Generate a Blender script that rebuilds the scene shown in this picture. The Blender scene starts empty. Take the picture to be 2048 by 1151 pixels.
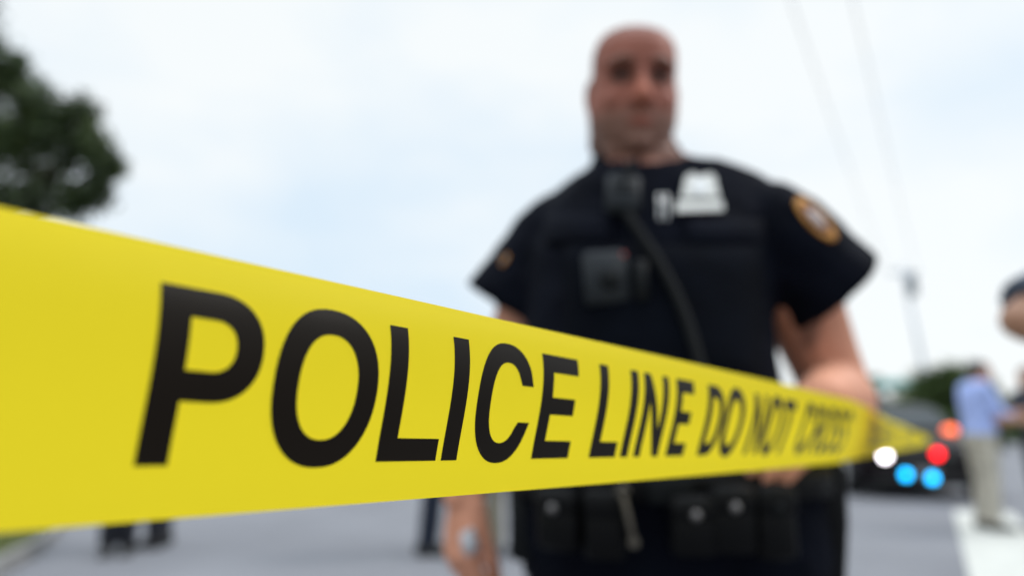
import bpy, bmesh, math, random
import numpy as np
from mathutils import Vector, Matrix, noise

rng = random.Random(7)
C = bpy.context.scene.collection
sc = bpy.context.scene

# ------------------------------------------------------------------ camera
PITCH = 0.200809
EYE = 1.05
FPX = 1365.33            # focal length in pixels of the 2048-wide photograph
cam_d = bpy.data.cameras.new('camera')
cam_d.lens = 24.0
cam_d.sensor_width = 36.0
cam_d.clip_start = 0.01
cam_d.clip_end = 2000
cam_d.dof.use_dof = True
cam_d.dof.focus_distance = 0.270
cam_d.dof.aperture_fstop = 2.95
cam_d.dof.aperture_blades = 9
cam_d.dof.aperture_rotation = math.radians(12)
cam = bpy.data.objects.new('camera', cam_d)
C.objects.link(cam)
cam.location = (0, 0, EYE)
cam.rotation_euler = (math.pi / 2 + PITCH, 0, 0)
sc.camera = cam

# ------------------------------------------------------------------ light
SUN_EL, SUN_AZ = math.radians(46), math.radians(78)     # azimuth from +Y towards +X
world = bpy.data.worlds.new('World')
sc.world = world
world.use_nodes = True
nt = world.node_tree
nt.nodes.clear()
def N(tree, kind, **kw):
    n = tree.nodes.new(kind)
    for k, v in kw.items():
        setattr(n, k, v)
    return n
L = nt.links.new
out = N(nt, 'ShaderNodeOutputWorld')
bg = N(nt, 'ShaderNodeBackground')
bg.inputs['Strength'].default_value = 0.1
sky = N(nt, 'ShaderNodeTexSky', sky_type='NISHITA')
sky.sun_disc = False
sky.sun_elevation = SUN_EL
sky.sun_rotation = SUN_AZ
tc = N(nt, 'ShaderNodeTexCoord')
mp = N(nt, 'ShaderNodeMapping')
mp.inputs['Scale'].default_value = (1.0, 1.0, 2.2)
mp.inputs['Location'].default_value = (3.1, 0.4, 1.3)
mp.inputs['Rotation'].default_value = (0.25, 0.15, 0.5)
ns = N(nt, 'ShaderNodeTexNoise')
ns.inputs['Scale'].default_value = 1.7
ns.inputs['Detail'].default_value = 5.0
ns.inputs['Roughness'].default_value = 0.5
ramp = N(nt, 'ShaderNodeValToRGB')
ramp.color_ramp.elements[0].position = 0.36
ramp.color_ramp.elements[0].color = (0.735, 0.865, 0.98, 1)
ramp.color_ramp.elements[1].position = 0.60
ramp.color_ramp.elements[1].color = (0.95, 0.99, 1.0, 1)
sep = N(nt, 'ShaderNodeSeparateXYZ')
mr = N(nt, 'ShaderNodeMapRange')
mr.inputs['From Min'].default_value = 0.58
mr.inputs['From Max'].default_value = 1.0
mr.inputs['To Min'].default_value = 10.35
mr.inputs['To Max'].default_value = 37.0
vm = N(nt, 'ShaderNodeVectorMath', operation='SCALE')
mix = N(nt, 'ShaderNodeMix', data_type='RGBA')
mix.inputs[0].default_value = 0.94
L(tc.outputs['Generated'], mp.inputs['Vector'])
L(mp.outputs['Vector'], ns.inputs['Vector'])
L(ns.outputs['Fac'], ramp.inputs['Fac'])
L(tc.outputs['Generated'], sep.inputs[0])
L(sep.outputs['Z'], mr.inputs['Value'])
L(ramp.outputs['Color'], vm.inputs[0])
L(mr.outputs['Result'], vm.inputs['Scale'])
L(sky.outputs['Color'], mix.inputs[6])
L(vm.outputs['Vector'], mix.inputs[7])
L(mix.outputs[2], bg.inputs['Color'])
L(bg.outputs[0], out.inputs['Surface'])

sun_d = bpy.data.lights.new('sun', 'SUN')
sun_d.energy = 1.5
sun_d.angle = math.radians(22)
sun_d.color = (1.0, 0.96, 0.9)
sun = bpy.data.objects.new('sun', sun_d)
C.objects.link(sun)
sd = Vector((math.sin(SUN_AZ) * math.cos(SUN_EL), math.cos(SUN_AZ) * math.cos(SUN_EL), math.sin(SUN_EL)))
sun.rotation_euler = sd.to_track_quat('Z', 'Y').to_euler()

sc.view_settings.view_transform = 'Standard'
sc.view_settings.look = 'None'
sc.view_settings.exposure = 0.0
sc.view_settings.gamma = 1.0
sc.render.engine = 'CYCLES'
sc.cycles.use_denoising = True
sc.cycles.use_adaptive_sampling = False
sc.cycles.max_bounces = 6

# ------------------------------------------------------------------ helpers
CP, SP = math.cos(PITCH), math.sin(PITCH)
def at(u, v, Y):
    """the point on the plane y = Y seen at pixel (u, v) of the 2048-wide photograph"""
    s = (575.5 - v) / FPX
    dy, dz = CP - s * SP, SP + s * CP
    return Vector(((u - 1024) / FPX * Y / dy, Y, EYE + Y * dz / dy))
def ground_at(u, v):
    s = (575.5 - v) / FPX
    dy, dz = CP - s * SP, SP + s * CP
    Y = -EYE * dy / dz
    p = at(u, v, Y); p.z = 0
    return p

def mat(name, col, rough=0.6, var=0.0, scale=8.0, bump=0.0, bscale=60.0, spec=0.4, metal=0.0, emit=None, estr=0.0, col2=None, attr=None, sheen=0.0):
    m = bpy.data.materials.new(name)
    m.use_nodes = True
    t = m.node_tree
    b = t.nodes['Principled BSDF']
    b.inputs['Roughness'].default_value = rough
    b.inputs['Specular IOR Level'].default_value = spec
    b.inputs['Metallic'].default_value = metal
    b.inputs['Sheen Weight'].default_value = sheen
    b.inputs['Base Color'].default_value = (*col, 1)
    c = t.nodes.new('ShaderNodeTexCoord')
    src = None
    if var or col2:
        n = t.nodes.new('ShaderNodeTexNoise')
        n.inputs['Scale'].default_value = scale
        n.inputs['Detail'].default_value = 6
        t.links.new(c.outputs['Object'], n.inputs['Vector'])
        r = t.nodes.new('ShaderNodeValToRGB')
        r.color_ramp.elements[0].position = 0.3
        r.color_ramp.elements[1].position = 0.7
        a = col; bcol = col2 if col2 else tuple(min(1, x * (1 + var)) for x in col)
        a = a if col2 else tuple(x * (1 - var) for x in col)
        r.color_ramp.elements[0].color = (*a, 1)
        r.color_ramp.elements[1].color = (*bcol, 1)
        t.links.new(n.outputs['Fac'], r.inputs['Fac'])
        src = r.outputs['Color']
    if attr:
        at_ = t.nodes.new('ShaderNodeAttribute')
        at_.attribute_name = attr
        mx = t.nodes.new('ShaderNodeMix'); mx.data_type = 'RGBA'; mx.blend_type = 'MULTIPLY'
        mx.inputs[0].default_value = 1.0
        if src: t.links.new(src, mx.inputs[6])
        else: mx.inputs[6].default_value = (*col, 1)
        t.links.new(at_.outputs['Color'], mx.inputs[7])
        src = mx.outputs[2]
    if src:
        t.links.new(src, b.inputs['Base Color'])
    if bump:
        n2 = t.nodes.new('ShaderNodeTexNoise')
        n2.inputs['Scale'].default_value = bscale
        n2.inputs['Detail'].default_value = 4
        t.links.new(c.outputs['Object'], n2.inputs['Vector'])
        bp = t.nodes.new('ShaderNodeBump')
        bp.inputs['Strength'].default_value = bump
        bp.inputs['Distance'].default_value = 0.01
        t.links.new(n2.outputs['Fac'], bp.inputs['Height'])
        t.links.new(bp.outputs['Normal'], b.inputs['Normal'])
    if emit:
        b.inputs['Emission Color'].default_value = (*emit, 1)
        b.inputs['Emission Strength'].default_value = estr
    return m

class MB:
    """collects simple closed shells into one mesh"""
    def __init__(s):
        s.v = []; s.f = []; s.mi = []
    def add(s, verts, faces, mi=0):
        o = len(s.v)
        s.v += [tuple(p) for p in verts]
        s.f += [tuple(i + o for i in f) for f in faces]
        s.mi += [mi] * len(faces)
    def loft(s, rings, mi=0, cap=True, closed=True):
        n = len(rings[0]); vs = [p for r in rings for p in r]; fs = []
        for k in range(len(rings) - 1):
            for i in range(n if closed else n - 1):
                j = (i + 1) % n
                fs.append((k * n + i, k * n + j, (k + 1) * n + j, (k + 1) * n + i))
        if cap:
            for k, rev in ((0, True), (len(rings) - 1, False)):
                c = Vector((0, 0, 0))
                for p in rings[k]: c += Vector(p)
                vs.append(c / n); ci = len(vs) - 1
                for i in range(n):
                    j = (i + 1) % n
                    fs.append((ci, k * n + j, k * n + i) if rev else (ci, k * n + i, k * n + j))
        s.add(vs, fs, mi)
    def tube(s, pts, rad, n=14, mi=0, ref=None, ends=True, sq=1.0):
        pts = [Vector(p) for p in pts]
        rad = [r if isinstance(r, (tuple, list)) else (r, r) for r in rad]
        rings = []
        ref0 = Vector(ref) if ref else None
        P = list(pts); R = list(rad)
        tang = []
        for i in range(len(pts)):
            a = pts[max(0, i - 1)]; b = pts[min(len(pts) - 1, i + 1)]
            tang.append((b - a).normalized())
        side = None
        def ring(p, r, t, side):
            up = t.cross(side).normalized()
            out = []
            for k in range(n):
                a = 2 * math.pi * k / n
                ca, sa = math.cos(a), math.sin(a)
                if sq != 1.0:
                    ca = math.copysign(abs(ca) ** sq, ca); sa = math.copysign(abs(sa) ** sq, sa)
                out.append(p + side * (r[0] * ca) + up * (r[1] * sa))
            return out
        for i, (p, r, t) in enumerate(zip(P, R, tang)):
            if side is None:
                b = ref0 if ref0 else (Vector((0, 0, 1)) if abs(t.z) < 0.9 else Vector((0, 1, 0)))
                side = b - t * b.dot(t)
            else:
                side = side - t * side.dot(t)
            side.normalize()
            if i == 0 and ends:
                for q in (0.95, 0.65):
                    k = math.sqrt(1 - q * q)
                    rings.append(ring(p - t * (r[1] * q), (r[0] * k, r[1] * k), t, side))
            rings.append(ring(p, r, t, side))
            if i == len(P) - 1 and ends:
                for q in (0.65, 0.95):
                    k = math.sqrt(1 - q * q)
                    rings.append(ring(p + t * (r[1] * q), (r[0] * k, r[1] * k), t, side))
        s.loft(rings, mi)
    def ell(s, c, r, n=14, m=8, mi=0, rot=None):
        c = Vector(c); rings = []
        for k in range(1, m):
            th = math.pi * k / m
            ring = []
            for i in range(n):
                a = 2 * math.pi * i / n
                p = Vector((r[0] * math.sin(th) * math.cos(a), r[1] * math.sin(th) * math.sin(a), -r[2] * math.cos(th)))
                if rot: p = rot @ p
                ring.append(c + p)
            rings.append(ring)
        s.loft(rings, mi)
    def box(s, c, d, rot=None, mi=0, bev=0.12):
        """a bevelled box: centre c, full sizes d"""
        c = Vector(c); hx, hy, hz = (x / 2 for x in d)
        b = bev * min(d)
        rings = []
        for z, ins in ((-hz, b), (-hz + b, 0), (hz - b, 0), (hz, b)):
            x, y = hx - ins, hy - ins
            ring = [(x - b, -y), (x, -y + b), (x, y - b), (x - b, y), (-x + b, y), (-x, y - b), (-x, -y + b), (-x + b, -y)]
            rings.append([c + (rot @ Vector((p[0], p[1], z)) if rot else Vector((p[0], p[1], z))) for p in ring])
        s.loft(rings, mi)
    def prism(s, poly, axis_pts, mi=0):
        s.loft([[Vector(p) + Vector(a) for p in poly] for a in axis_pts], mi)
    def build(s, name, mats, parent=None, smooth=True, remesh=None, iters=4, wrinkle=None, recalc=True):
        me = bpy.data.meshes.new(name)
        me.from_pydata(s.v, [], s.f)
        if not isinstance(mats, (list, tuple)): mats = [mats]
        for m in mats: me.materials.append(m)
        for p, i in zip(me.polygons, s.mi): p.material_index = i
        if recalc:
            bm = bmesh.new(); bm.from_mesh(me)
            bmesh.ops.recalc_face_normals(bm, faces=bm.faces)
            bm.to_mesh(me); bm.free()
        o = bpy.data.objects.new(name, me)
        C.objects.link(o)
        if remesh:
            r = o.modifiers.new('r', 'REMESH'); r.mode = 'VOXEL'; r.voxel_size = remesh
            if iters:
                sm = o.modifiers.new('s', 'SMOOTH'); sm.factor = 0.5; sm.iterations = iters
            bpy.context.view_layer.update()
            dg = bpy.context.evaluated_depsgraph_get()
            new = bpy.data.meshes.new_from_object(o.evaluated_get(dg))
            o.modifiers.clear()
            o.data = new
            bpy.data.meshes.remove(me)
            me = new; me.name = name
            if not me.materials:
                for m in mats: me.materials.append(m)
        if wrinkle:
            amp, fr = wrinkle
            for v, nn in zip(me.vertices, [x.vector.copy() for x in me.vertex_normals]):
                p = v.co
                q = noise.noise(Vector((p.x * fr, p.y * fr, p.z * fr * 2.2 + p.x * fr * 1.2)))
                q2 = noise.noise(Vector((p.x * fr * 2.5 + 9, p.y * fr * 2.5, p.z * fr * 4)))
                v.co = p + nn * (amp * (q + 0.4 * q2))
        if smooth:
            me.polygons.foreach_set('use_smooth', [True] * len(me.polygons))
        me.update()
        if parent: o.parent = parent
        return o

def tag(o, label=None, cat=None, group=None, kind=None):
    if label: o['label'] = label
    if cat: o['category'] = cat
    if group: o['group'] = group
    if kind: o['kind'] = kind
    return o
def empty(name, loc=(0, 0, 0), rz=0):
    o = bpy.data.objects.new(name, None)
    C.objects.link(o); o.location = loc; o.rotation_euler = (0, 0, rz)
    return o

# ------------------------------------------------------------------ materials
M = {}
M['asphalt'] = mat('asphalt', (0.132, 0.134, 0.15), 0.85, col2=(0.178, 0.180, 0.198), scale=0.7, bump=0.4, bscale=90)
M['concrete'] = mat('concrete', (0.20, 0.195, 0.19), 0.9, var=0.15, scale=3, bump=0.2)
M['soil'] = mat('soil', (0.075, 0.080, 0.028), 0.95, var=0.3, scale=4)
M['paint'] = mat('road_paint', (0.46, 0.46, 0.43), 0.7, var=0.12, scale=6, bump=0.2)
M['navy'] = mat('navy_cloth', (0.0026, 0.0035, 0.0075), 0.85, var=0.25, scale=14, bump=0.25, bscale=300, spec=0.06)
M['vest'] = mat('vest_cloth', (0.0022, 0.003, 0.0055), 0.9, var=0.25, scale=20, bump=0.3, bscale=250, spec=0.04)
M['black_leather'] = mat('black_leather', (0.003, 0.003, 0.0035), 0.5, spec=0.12)
M['black_plastic'] = mat('black_plastic', (0.008, 0.009, 0.010), 0.55, spec=0.1)
M['grey_plastic'] = mat('grey_plastic', (0.021, 0.024, 0.028), 0.6, spec=0.15)
M['silver'] = mat('silver_metal', (0.54, 0.53, 0.50), 0.5, spec=0.5, metal=0.3)
M['steel'] = mat('steel', (0.5, 0.5, 0.5), 0.35, metal=0.8)
M['brass'] = mat('brass_clip', (0.12, 0.105, 0.085), 0.45, metal=0.4)
M['gold'] = mat('gold_thread', (0.50, 0.22, 0.04), 0.7)
M['patch_in'] = mat('patch_ground', (0.10, 0.05, 0.07), 0.8)
M['patch_mark'] = mat('patch_mark', (0.5, 0.45, 0.45), 0.8)
M['undershirt'] = mat('undershirt', (0.6, 0.5, 0.5), 0.8)
M['eye'] = mat('eye', (0.03, 0.024, 0.022), 0.4, spec=0.15)
M['skin_ruddy'] = mat('skin_ruddy', (0.54, 0.245, 0.155), 0.55, col2=(0.62, 0.29, 0.19), scale=22, bump=0.06, bscale=200, attr='pigment_shade', spec=0.15)
M['skin_tan'] = mat('skin_tan', (0.36, 0.19, 0.12), 0.5, var=0.08, scale=20)
M['skin_pale'] = mat('skin_pale', (0.48, 0.27, 0.2), 0.5, var=0.08, scale=20)
M['hair_dark'] = mat('hair_dark', (0.012, 0.01, 0.009), 0.6, bump=0.4, bscale=150)
M['hair_brown'] = mat('hair_brown', (0.05, 0.03, 0.02), 0.6, bump=0.4, bscale=150)
M['blue_shirt'] = mat('blue_shirt', (0.35, 0.44, 0.78), 0.8, var=0.1, scale=10, bump=0.2)
M['grey_shirt'] = mat('grey_shirt', (0.07, 0.088, 0.125), 0.85, var=0.15, scale=10)
M['dark_shirt'] = mat('dark_shirt', (0.03, 0.032, 0.04), 0.85, var=0.15, scale=10)
M['red_shirt'] = mat('plain_shirt', (0.25, 0.25, 0.27), 0.85, var=0.15, scale=10)
M['khaki'] = mat('khaki', (0.42, 0.39, 0.33), 0.85, var=0.1, scale=8)
M['khaki_dark'] = mat('khaki_dark', (0.17, 0.155, 0.115), 0.85, var=0.1, scale=8)
M['charcoal'] = mat('charcoal', (0.010, 0.011, 0.017), 0.85, var=0.15, scale=8)
M['navy_trouser'] = mat('navy_trouser', (0.008, 0.013, 0.028), 0.85, var=0.15, scale=8)
M['shoe'] = mat('shoe', (0.012, 0.011, 0.01), 0.45)
M['cup'] = mat('white_paper', (0.45, 0.45, 0.48), 0.6)

# tape: thin yellow film, some light passes through it
def film(name, col, rough, trans):
    m = bpy.data.materials.new(name); m.use_nodes = True
    t = m.node_tree; b = t.nodes['Principled BSDF']
    b.inputs['Base Color'].default_value = (*col, 1)
    b.inputs['Roughness'].default_value = rough
    b.inputs['Specular IOR Level'].default_value = 0.12
    c = t.nodes.new('ShaderNodeTexCoord')
    n = t.nodes.new('ShaderNodeTexNoise'); n.inputs['Scale'].default_value = 26; n.inputs['Detail'].default_value = 3
    mp_ = t.nodes.new('ShaderNodeMapping'); mp_.inputs['Scale'].default_value = (1, 1, 0.5)
    t.links.new(c.outputs['Object'], mp_.inputs[0]); t.links.new(mp_.outputs[0], n.inputs['Vector'])
    bp = t.nodes.new('ShaderNodeBump'); bp.inputs['Strength'].default_value = 0.22; bp.inputs['Distance'].default_value = 0.004
    t.links.new(n.outputs['Fac'], bp.inputs['Height']); t.links.new(bp.outputs['Normal'], b.inputs['Normal'])
    tr = t.nodes.new('ShaderNodeBsdfTranslucent'); tr.inputs['Color'].default_value = (*col, 1)
    mx = t.nodes.new('ShaderNodeMixShader'); mx.inputs[0].default_value = trans
    o = t.nodes['Material Output']
    t.links.new(b.outputs[0], mx.inputs[1]); t.links.new(tr.outputs[0], mx.inputs[2]); t.links.new(mx.outputs[0], o.inputs['Surface'])
    return m
M['tape'] = film('yellow_film', (0.98, 0.77, 0.024), 0.5, 0.64)
M['ink'] = mat('black_ink', (0.0075, 0.0045, 0.0022), 0.40, spec=0.12)

# ------------------------------------------------------------------ ground
def sheet(name, poly, z, m, kind='structure'):
    mb = MB()
    mb.add([(p[0], p[1], z) for p in poly], [tuple(range(len(poly)))])
    o = mb.build(name, m, smooth=False)
    return tag(o, kind=kind)
sheet('road', [(-400, -60), (400, -60), (400, 700), (-400, 700)], 0.0, M['asphalt'])

# zebra stripes on the right
pa, pb = ground_at(1908, 1022), ground_at(1938, 1151)
dirv = (pa - pb).normalized(); perp = Vector((dirv.y, -dirv.x, 0))
b0 = pb - dirv * 1.4
for k, (o0, w) in enumerate(((0, 0.62), (0.98, 0.5), (1.95, 0.5), (2.9, 0.5))):
    q = b0 + perp * o0; e = q + dirv * (6.1)
    o = sheet('road_marking', [q, q + perp * w, e + perp * w, e], 0.004, M['paint'])

# verge on the left with kerb
edge = [ground_at(u, v) for u, v in ((-330, 1500), (-140, 1250), (0, 1152), (74, 1112), (114, 1076), (126, 1048), (116, 1020), (60, 994), (-60, 972), (-300, 955))]
mb = MB()
inner = [p + (Vector((-0.07, -0.02, 0)) if k < 5 else Vector((-0.08, -0.10, 0))) for k, p in enumerate(edge)]
rings = []
for p, q in zip(edge, inner):
    rings.append([p, p + Vector((-0.012, 0, 0.12)), q + Vector((0, 0, 0.125)), q])
mb.loft([[Vector(x) for x in r] for r in rings])
tag(mb.build('kerb', M['concrete'], smooth=False), kind='structure')
mb = MB()
far = [Vector((-40, inner[-1].y, 0)), Vector((-40, -10, 0)), Vector((-3.0, -10, 0))]
poly = [p + Vector((0, 0, 0.115)) for p in inner] + [p + Vector((0, 0, 0.115)) for p in far]
mb.add(poly, [tuple(range(len(poly)))])
tag(mb.build('grass_verge', M['soil'], smooth=False), kind='structure')
M['grass'] = mat('grass_blade', (0.10, 0.145, 0.03), 0.7, col2=(0.19, 0.20, 0.06), scale=1.5)
mb = MB()
def inside(p, poly):
    r = False
    for i in range(len(poly)):
        a, b = poly[i], poly[i - 1]
        if (a.y > p.y) != (b.y > p.y) and p.x < (b.x - a.x) * (p.y - a.y) / (b.y - a.y) + a.x: r = not r
    return r
cnt = 0
while cnt < 14000:
    p = Vector((rng.uniform(-9, -3.0), rng.uniform(3.0, 12), 0.11))
    if not inside(p, poly): continue
    cnt += 1
    a = rng.uniform(0, 6.28); h = rng.uniform(0.04, 0.10); w = 0.008
    d = Vector((math.cos(a), math.sin(a), 0)); t = Vector((rng.uniform(-.04, .04), rng.uniform(-.04, .04), h))
    mb.add([p - d * w, p + d * w, p + t], [(0, 1, 2)])
tag(mb.build('grass', M['grass'], smooth=False, recalc=False), label='short green grass on the verge behind the kerb', kind='stuff')

# ------------------------------------------------------------------ police tape
Q = [-0.060657, 0.221914, 0.012872, 0.657355, -0.026614, 0.124874, -0.601934, 0.488697, 0.0, 0.0, 0.005021, 0, 0, -1.9]
TW = 0.0762
az, el = Q[3], Q[4]
A0 = Vector((math.sin(az) * math.cos(el), math.cos(az) * math.cos(el), math.sin(el)))
N0 = Vector((math.cos(az), -math.sin(az), 0))
W0 = -N0.cross(A0)
if W0.z < 0: W0 = -W0
S1 = 0.700
TIE = at(1857, 880, 9.3)
def tape_base(s):
    c = Vector((Q[0], Q[1], Q[2] + EYE)) + A0 * s + N0 * (Q[10] * min(s, S1) ** 2)
    return c
P1 = tape_base(S1)
def tape_pt(s, h, off=0.0):
    """s along the tape, h across it, off along the normal that faces the lens side"""
    lean = Q[5] + Q[7] * max(-0.2, min(s, S1))
    k, k2 = Q[6], Q[13]
    if s > S1:
        f = min(1, (s - S1) / 0.35)
        k *= (1 - 0.7 * f); k2 *= (1 - 0.8 * f); lean = lean * (1 - f) + f * 0.12
        w = 0.0
        lean += 0.05 * math.sin((s - S1) * 5)
    if s > S1: h = h * (1 - .08 * min(1, (s - S1) / .5)) + .004 * min(1, (s - S1) / .3)
    n = 8; dw = dn = 0
    for i in range(n):
        a = lean + k * (h * (i + .5) / n) / TW + k2 * ((h * (i + .5) / n) / TW) ** 2
        dw += math.cos(a) * h / n; dn += math.sin(a) * h / n
    aend = lean + k * h / TW + k2 * (h / TW) ** 2
    if s <= S1:
        c = tape_base(s); Nn, Ww = N0, W0
    else:
        d = TIE - P1; Ltot = d.length
        d.normalize()
        b = 0.035
        x = s - S1
        c = P1 + d * x + A0 * 0
        if x < b:
            g = x / b
            c = P1 + A0 * (x * (1 - g / 2)) + d * (x * g / 2)
        else:
            c = P1 + A0 * (b / 2) + d * (x - b / 2)
        c = c - Vector((0, 0, 0.05)) * (4 * (x / Ltot) * (1 - x / Ltot)) * 0.1
        fl = Vector((d.x, d.y, 0)).normalized()
        Nn = Vector((fl.y, -fl.x, 0)); Ww = Vector((0, 0, 1))
    nrm = Nn * math.cos(aend) - Ww * math.sin(aend)
    return c + Ww * dw + Nn * dn + nrm * off

tape_end = S1 + (TIE - P1).length
stations = list(np.arange(-0.95, S1 + 0.16, 0.005)) + list(np.arange(S1 + 0.17, tape_end, 0.05))
mb = MB()
NH = 18
vs = []; fs = []
for s in stations:
    rip = 0.0009 * math.sin(s * 21 + 1.0) * (1 if s < 0.9 else 4)
    for j in range(NH + 1):
        vs.append(tape_pt(float(s), TW * (j / NH - 0.5), 0.0))
for i in range(len(stations) - 1):
    for j in range(NH):
        a = i * (NH + 1) + j
        fs.append((a, a + NH + 1, a + NH + 2, a + 1))
mb.add(vs, fs)
tape = mb.build('police_tape', M['tape'])
tag(tape, 'yellow barrier tape printed POLICE LINE DO NOT CROSS stretched across the street', 'barrier tape')

# lettering ---------------------------------------------------------------
def arc(cx, cy, rx, ry, a0, a1, n=24, e=2.25):
    r = []
    for i in range(n + 1):
        a = math.radians(a0 + (a1 - a0) * i / n)
        c, s = math.cos(a), math.sin(a)
        r.append((cx + rx * math.copysign(abs(c) ** (2 / e), c), cy + ry * math.copysign(abs(s) ** (2 / e), s)))
    return r
# every glyph in a box: x from 0 to w (metres), y from 0 to 1 of the cap height
CAPB, CAPT = -0.0243, 0.0241
CH = CAPT - CAPB
ST = 0.0087
def g_P(w):
    o = [(0, 0), (0, CH), (w * .52, CH)] + arc(w * .52, CH - .0157, w * .48, .0157, 90, -90) + [(ST, CH - .0314), (ST, 0)]
    i = [(ST, CH - .0084), (w * .50, CH - .0084)] + arc(w * .50, CH - .0157, w * .50 - ST, .0073, 90, -90) + [(ST, CH - .0230)]
    return [o, i]
def g_O(w):
    return [arc(w / 2, CH / 2, w / 2, CH / 2 + .0015, 0, 360, 56)[:-1], arc(w / 2, CH / 2, w / 2 - ST * 1.02, CH / 2 - .0072, 0, 360, 48)[:-1]]
def g_L(w): return [[(0, 0), (0, CH), (ST, CH), (ST, .0083), (w, .0083), (w, 0)]]
def g_I(w): return [[(0, 0), (0, CH), (w, CH), (w, 0)]]
def g_E(w):
    b = .0083; m0, m1 = CH * .425, CH * .425 + .0080
    return [[(0, 0), (0, CH), (w * .97, CH), (w * .97, CH - b), (ST, CH - b), (ST, m1), (w * .91, m1), (w * .91, m0), (ST, m0), (ST, b), (w, b), (w, 0)]]
def g_C(w):
    t = .0080
    o = arc(w / 2, CH / 2, w / 2, CH / 2 + .0015, 24, 336, 50)
    o[0] = (w * .985, CH / 2 + t); o[-1] = (w, CH / 2 - t)
    i = arc(w / 2, CH / 2, w / 2 - ST * 1.0, CH / 2 - .0070, 330, 30, 44)
    i[0] = (w * .775, CH / 2 - t); i[-1] = (w * .765, CH / 2 + t)
    o = [p for p in o if not (p[0] > w * .8 and abs(p[1] - CH / 2) < t - 1e-5)]
    i = [p for p in i if not (p[0] > w * .6 and abs(p[1] - CH / 2) < t - 1e-5)]
    return [o + i]
def g_N(w):
    s = ST * .92
    return [[(0, 0), (0, CH), (s * 1.05, CH), (w - s, CH * .34), (w - s, CH), (w, CH), (w, 0), (w - s * 1.05, 0), (s, CH * .66), (s, 0)]]
def g_D(w):
    o = [(0, 0), (0, CH), (w * .42, CH)] + arc(w * .42, CH / 2, w * .58, CH / 2, 90, -90, 30, 2.3) + [(w * .42, 0)]
    i = [(ST, CH - .0083), (w * .42, CH - .0083)] + arc(w * .42, CH / 2, w * .58 - ST, CH / 2 - .0083, 90, -90, 26, 2.3) + [(w * .42, .0083), (ST, .0083)]
    return [o, i]
def g_T(w): return [[(w / 2 - ST / 2, 0), (w / 2 - ST / 2, CH - .0083), (0, CH - .0083), (0, CH), (w, CH), (w, CH - .0083), (w / 2 + ST / 2, CH - .0083), (w / 2 + ST / 2, 0)]]
def g_R(w):
    h = CH - .0283
    o = [(0, 0), (0, CH), (w * .55, CH)] + arc(w * .55, CH - .0142, w * .42, .0142, 90, -60) + [(w * .80, h - .001), (w * .93, h - .010), (w * .95, .004), (w, 0), (w - ST, 0), (w * .68, .004), (w * .66, h - .010), (w * .52, h - .001 - .0008), (ST, h - .0018), (ST, 0)]
    i = [(ST, CH - .0083), (w * .54, CH - .0083)] + arc(w * .54, CH - .0142, w * .43 - ST, .0059, 90, -90, 16) + [(ST, CH - .0201)]
    return [o, i]
def g_S(w):
    cl = []
    t = .0042
    top = arc(w / 2, CH * .735, w / 2 - t, CH * .265 - t + .0015, 12, 270, 26, 2.2)
    bot = arc(w / 2, CH * .255, w / 2 - t, CH * .255 - t + .0012, 90, -168, 26, 2.2)
    top = [p for p in top]; cl = top[:-5] + [(w * .5, CH * .50)] + bot[5:]
    L_, R_ = [], []
    for k, p in enumerate(cl):
        a = cl[max(0, k - 1)]; b = cl[min(len(cl) - 1, k + 1)]
        dx, dy = b[0] - a[0], b[1] - a[1]; l = math.hypot(dx, dy) or 1
        L_.append((p[0] - dy / l * t, p[1] + dx / l * t)); R_.append((p[0] + dy / l * t, p[1] - dx / l * t))
    return [L_ + R_[::-1]]
G = {'P': g_P, 'O': g_O, 'L': g_L, 'I': g_I, 'C': g_C, 'E': g_E, 'N': g_N, 'D': g_D, 'T': g_T, 'R': g_R, 'S': g_S}
ONE = [('P', -.0546, .0316), ('O', -.0185, .041), ('L', .0271, .0303), ('I', .0604, .0091), ('C', .076, .038), ('E', .1205, .031),
       ('L', .1713, .0275), ('I', .2044, .0088), ('N', .2201, .0317), ('E', .2627, .0265), ('D', .3119, .0306), ('O', .3445, .039),
       ('N', .402, .0317), ('O', .437, .038), ('T', .4765, .031), ('C', .5345, .0365), ('R', .5770, .033), ('O', .613, .0385), ('S', .655, .031), ('S', .690, .031)]
from mathutils.geometry import delaunay_2d_cdt
def glyph(ch, s0, w, mb):
    cs = G[ch](w)
    def ins(p):
        r = False
        for c in cs:
            for k in range(len(c)):
                a, b = c[k], c[k - 1]
                if (a[1] > p[1]) != (b[1] > p[1]) and p[0] < (b[0] - a[0]) * (p[1] - a[1]) / (b[1] - a[1]) + a[0]: r = not r
        return r
    vs = []; es = []
    for c in cs:
        pts = []
        for k in range(len(c)):
            a, b = c[k], c[(k + 1) % len(c)]
            n = max(1, int(math.hypot(b[0] - a[0], b[1] - a[1]) / .0025))
            for q in range(n): pts.append((a[0] + (b[0] - a[0]) * q / n, a[1] + (b[1] - a[1]) * q / n))
        o = len(vs); vs += pts
        es += [(o + k, o + (k + 1) % len(pts)) for k in range(len(pts))]
    for gx in np.arange(0.001, w, .0027):
        for gy in np.arange(0.001, CH, .0027):
            if ins((gx, gy)): vs.append((gx, gy))
    r = delaunay_2d_cdt([Vector(p) for p in vs], es, [], 0, 1e-6)
    v2, f2 = r[0], r[2]
    keep = []
    for f in f2:
        c = (sum(v2[i].x for i in f) / 3, sum(v2[i].y for i in f) / 3)
        if ins(c): keep.append(tuple(f))
    used = sorted({i for f in keep for i in f}); ix = {i: k for k, i in enumerate(used)}
    mb.add([tape_pt(s0 + v2[i].x, CAPB + v2[i].y, 0.00018) for i in used], [tuple(ix[i] for i in f) for f in keep])
mb = MB()
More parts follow.
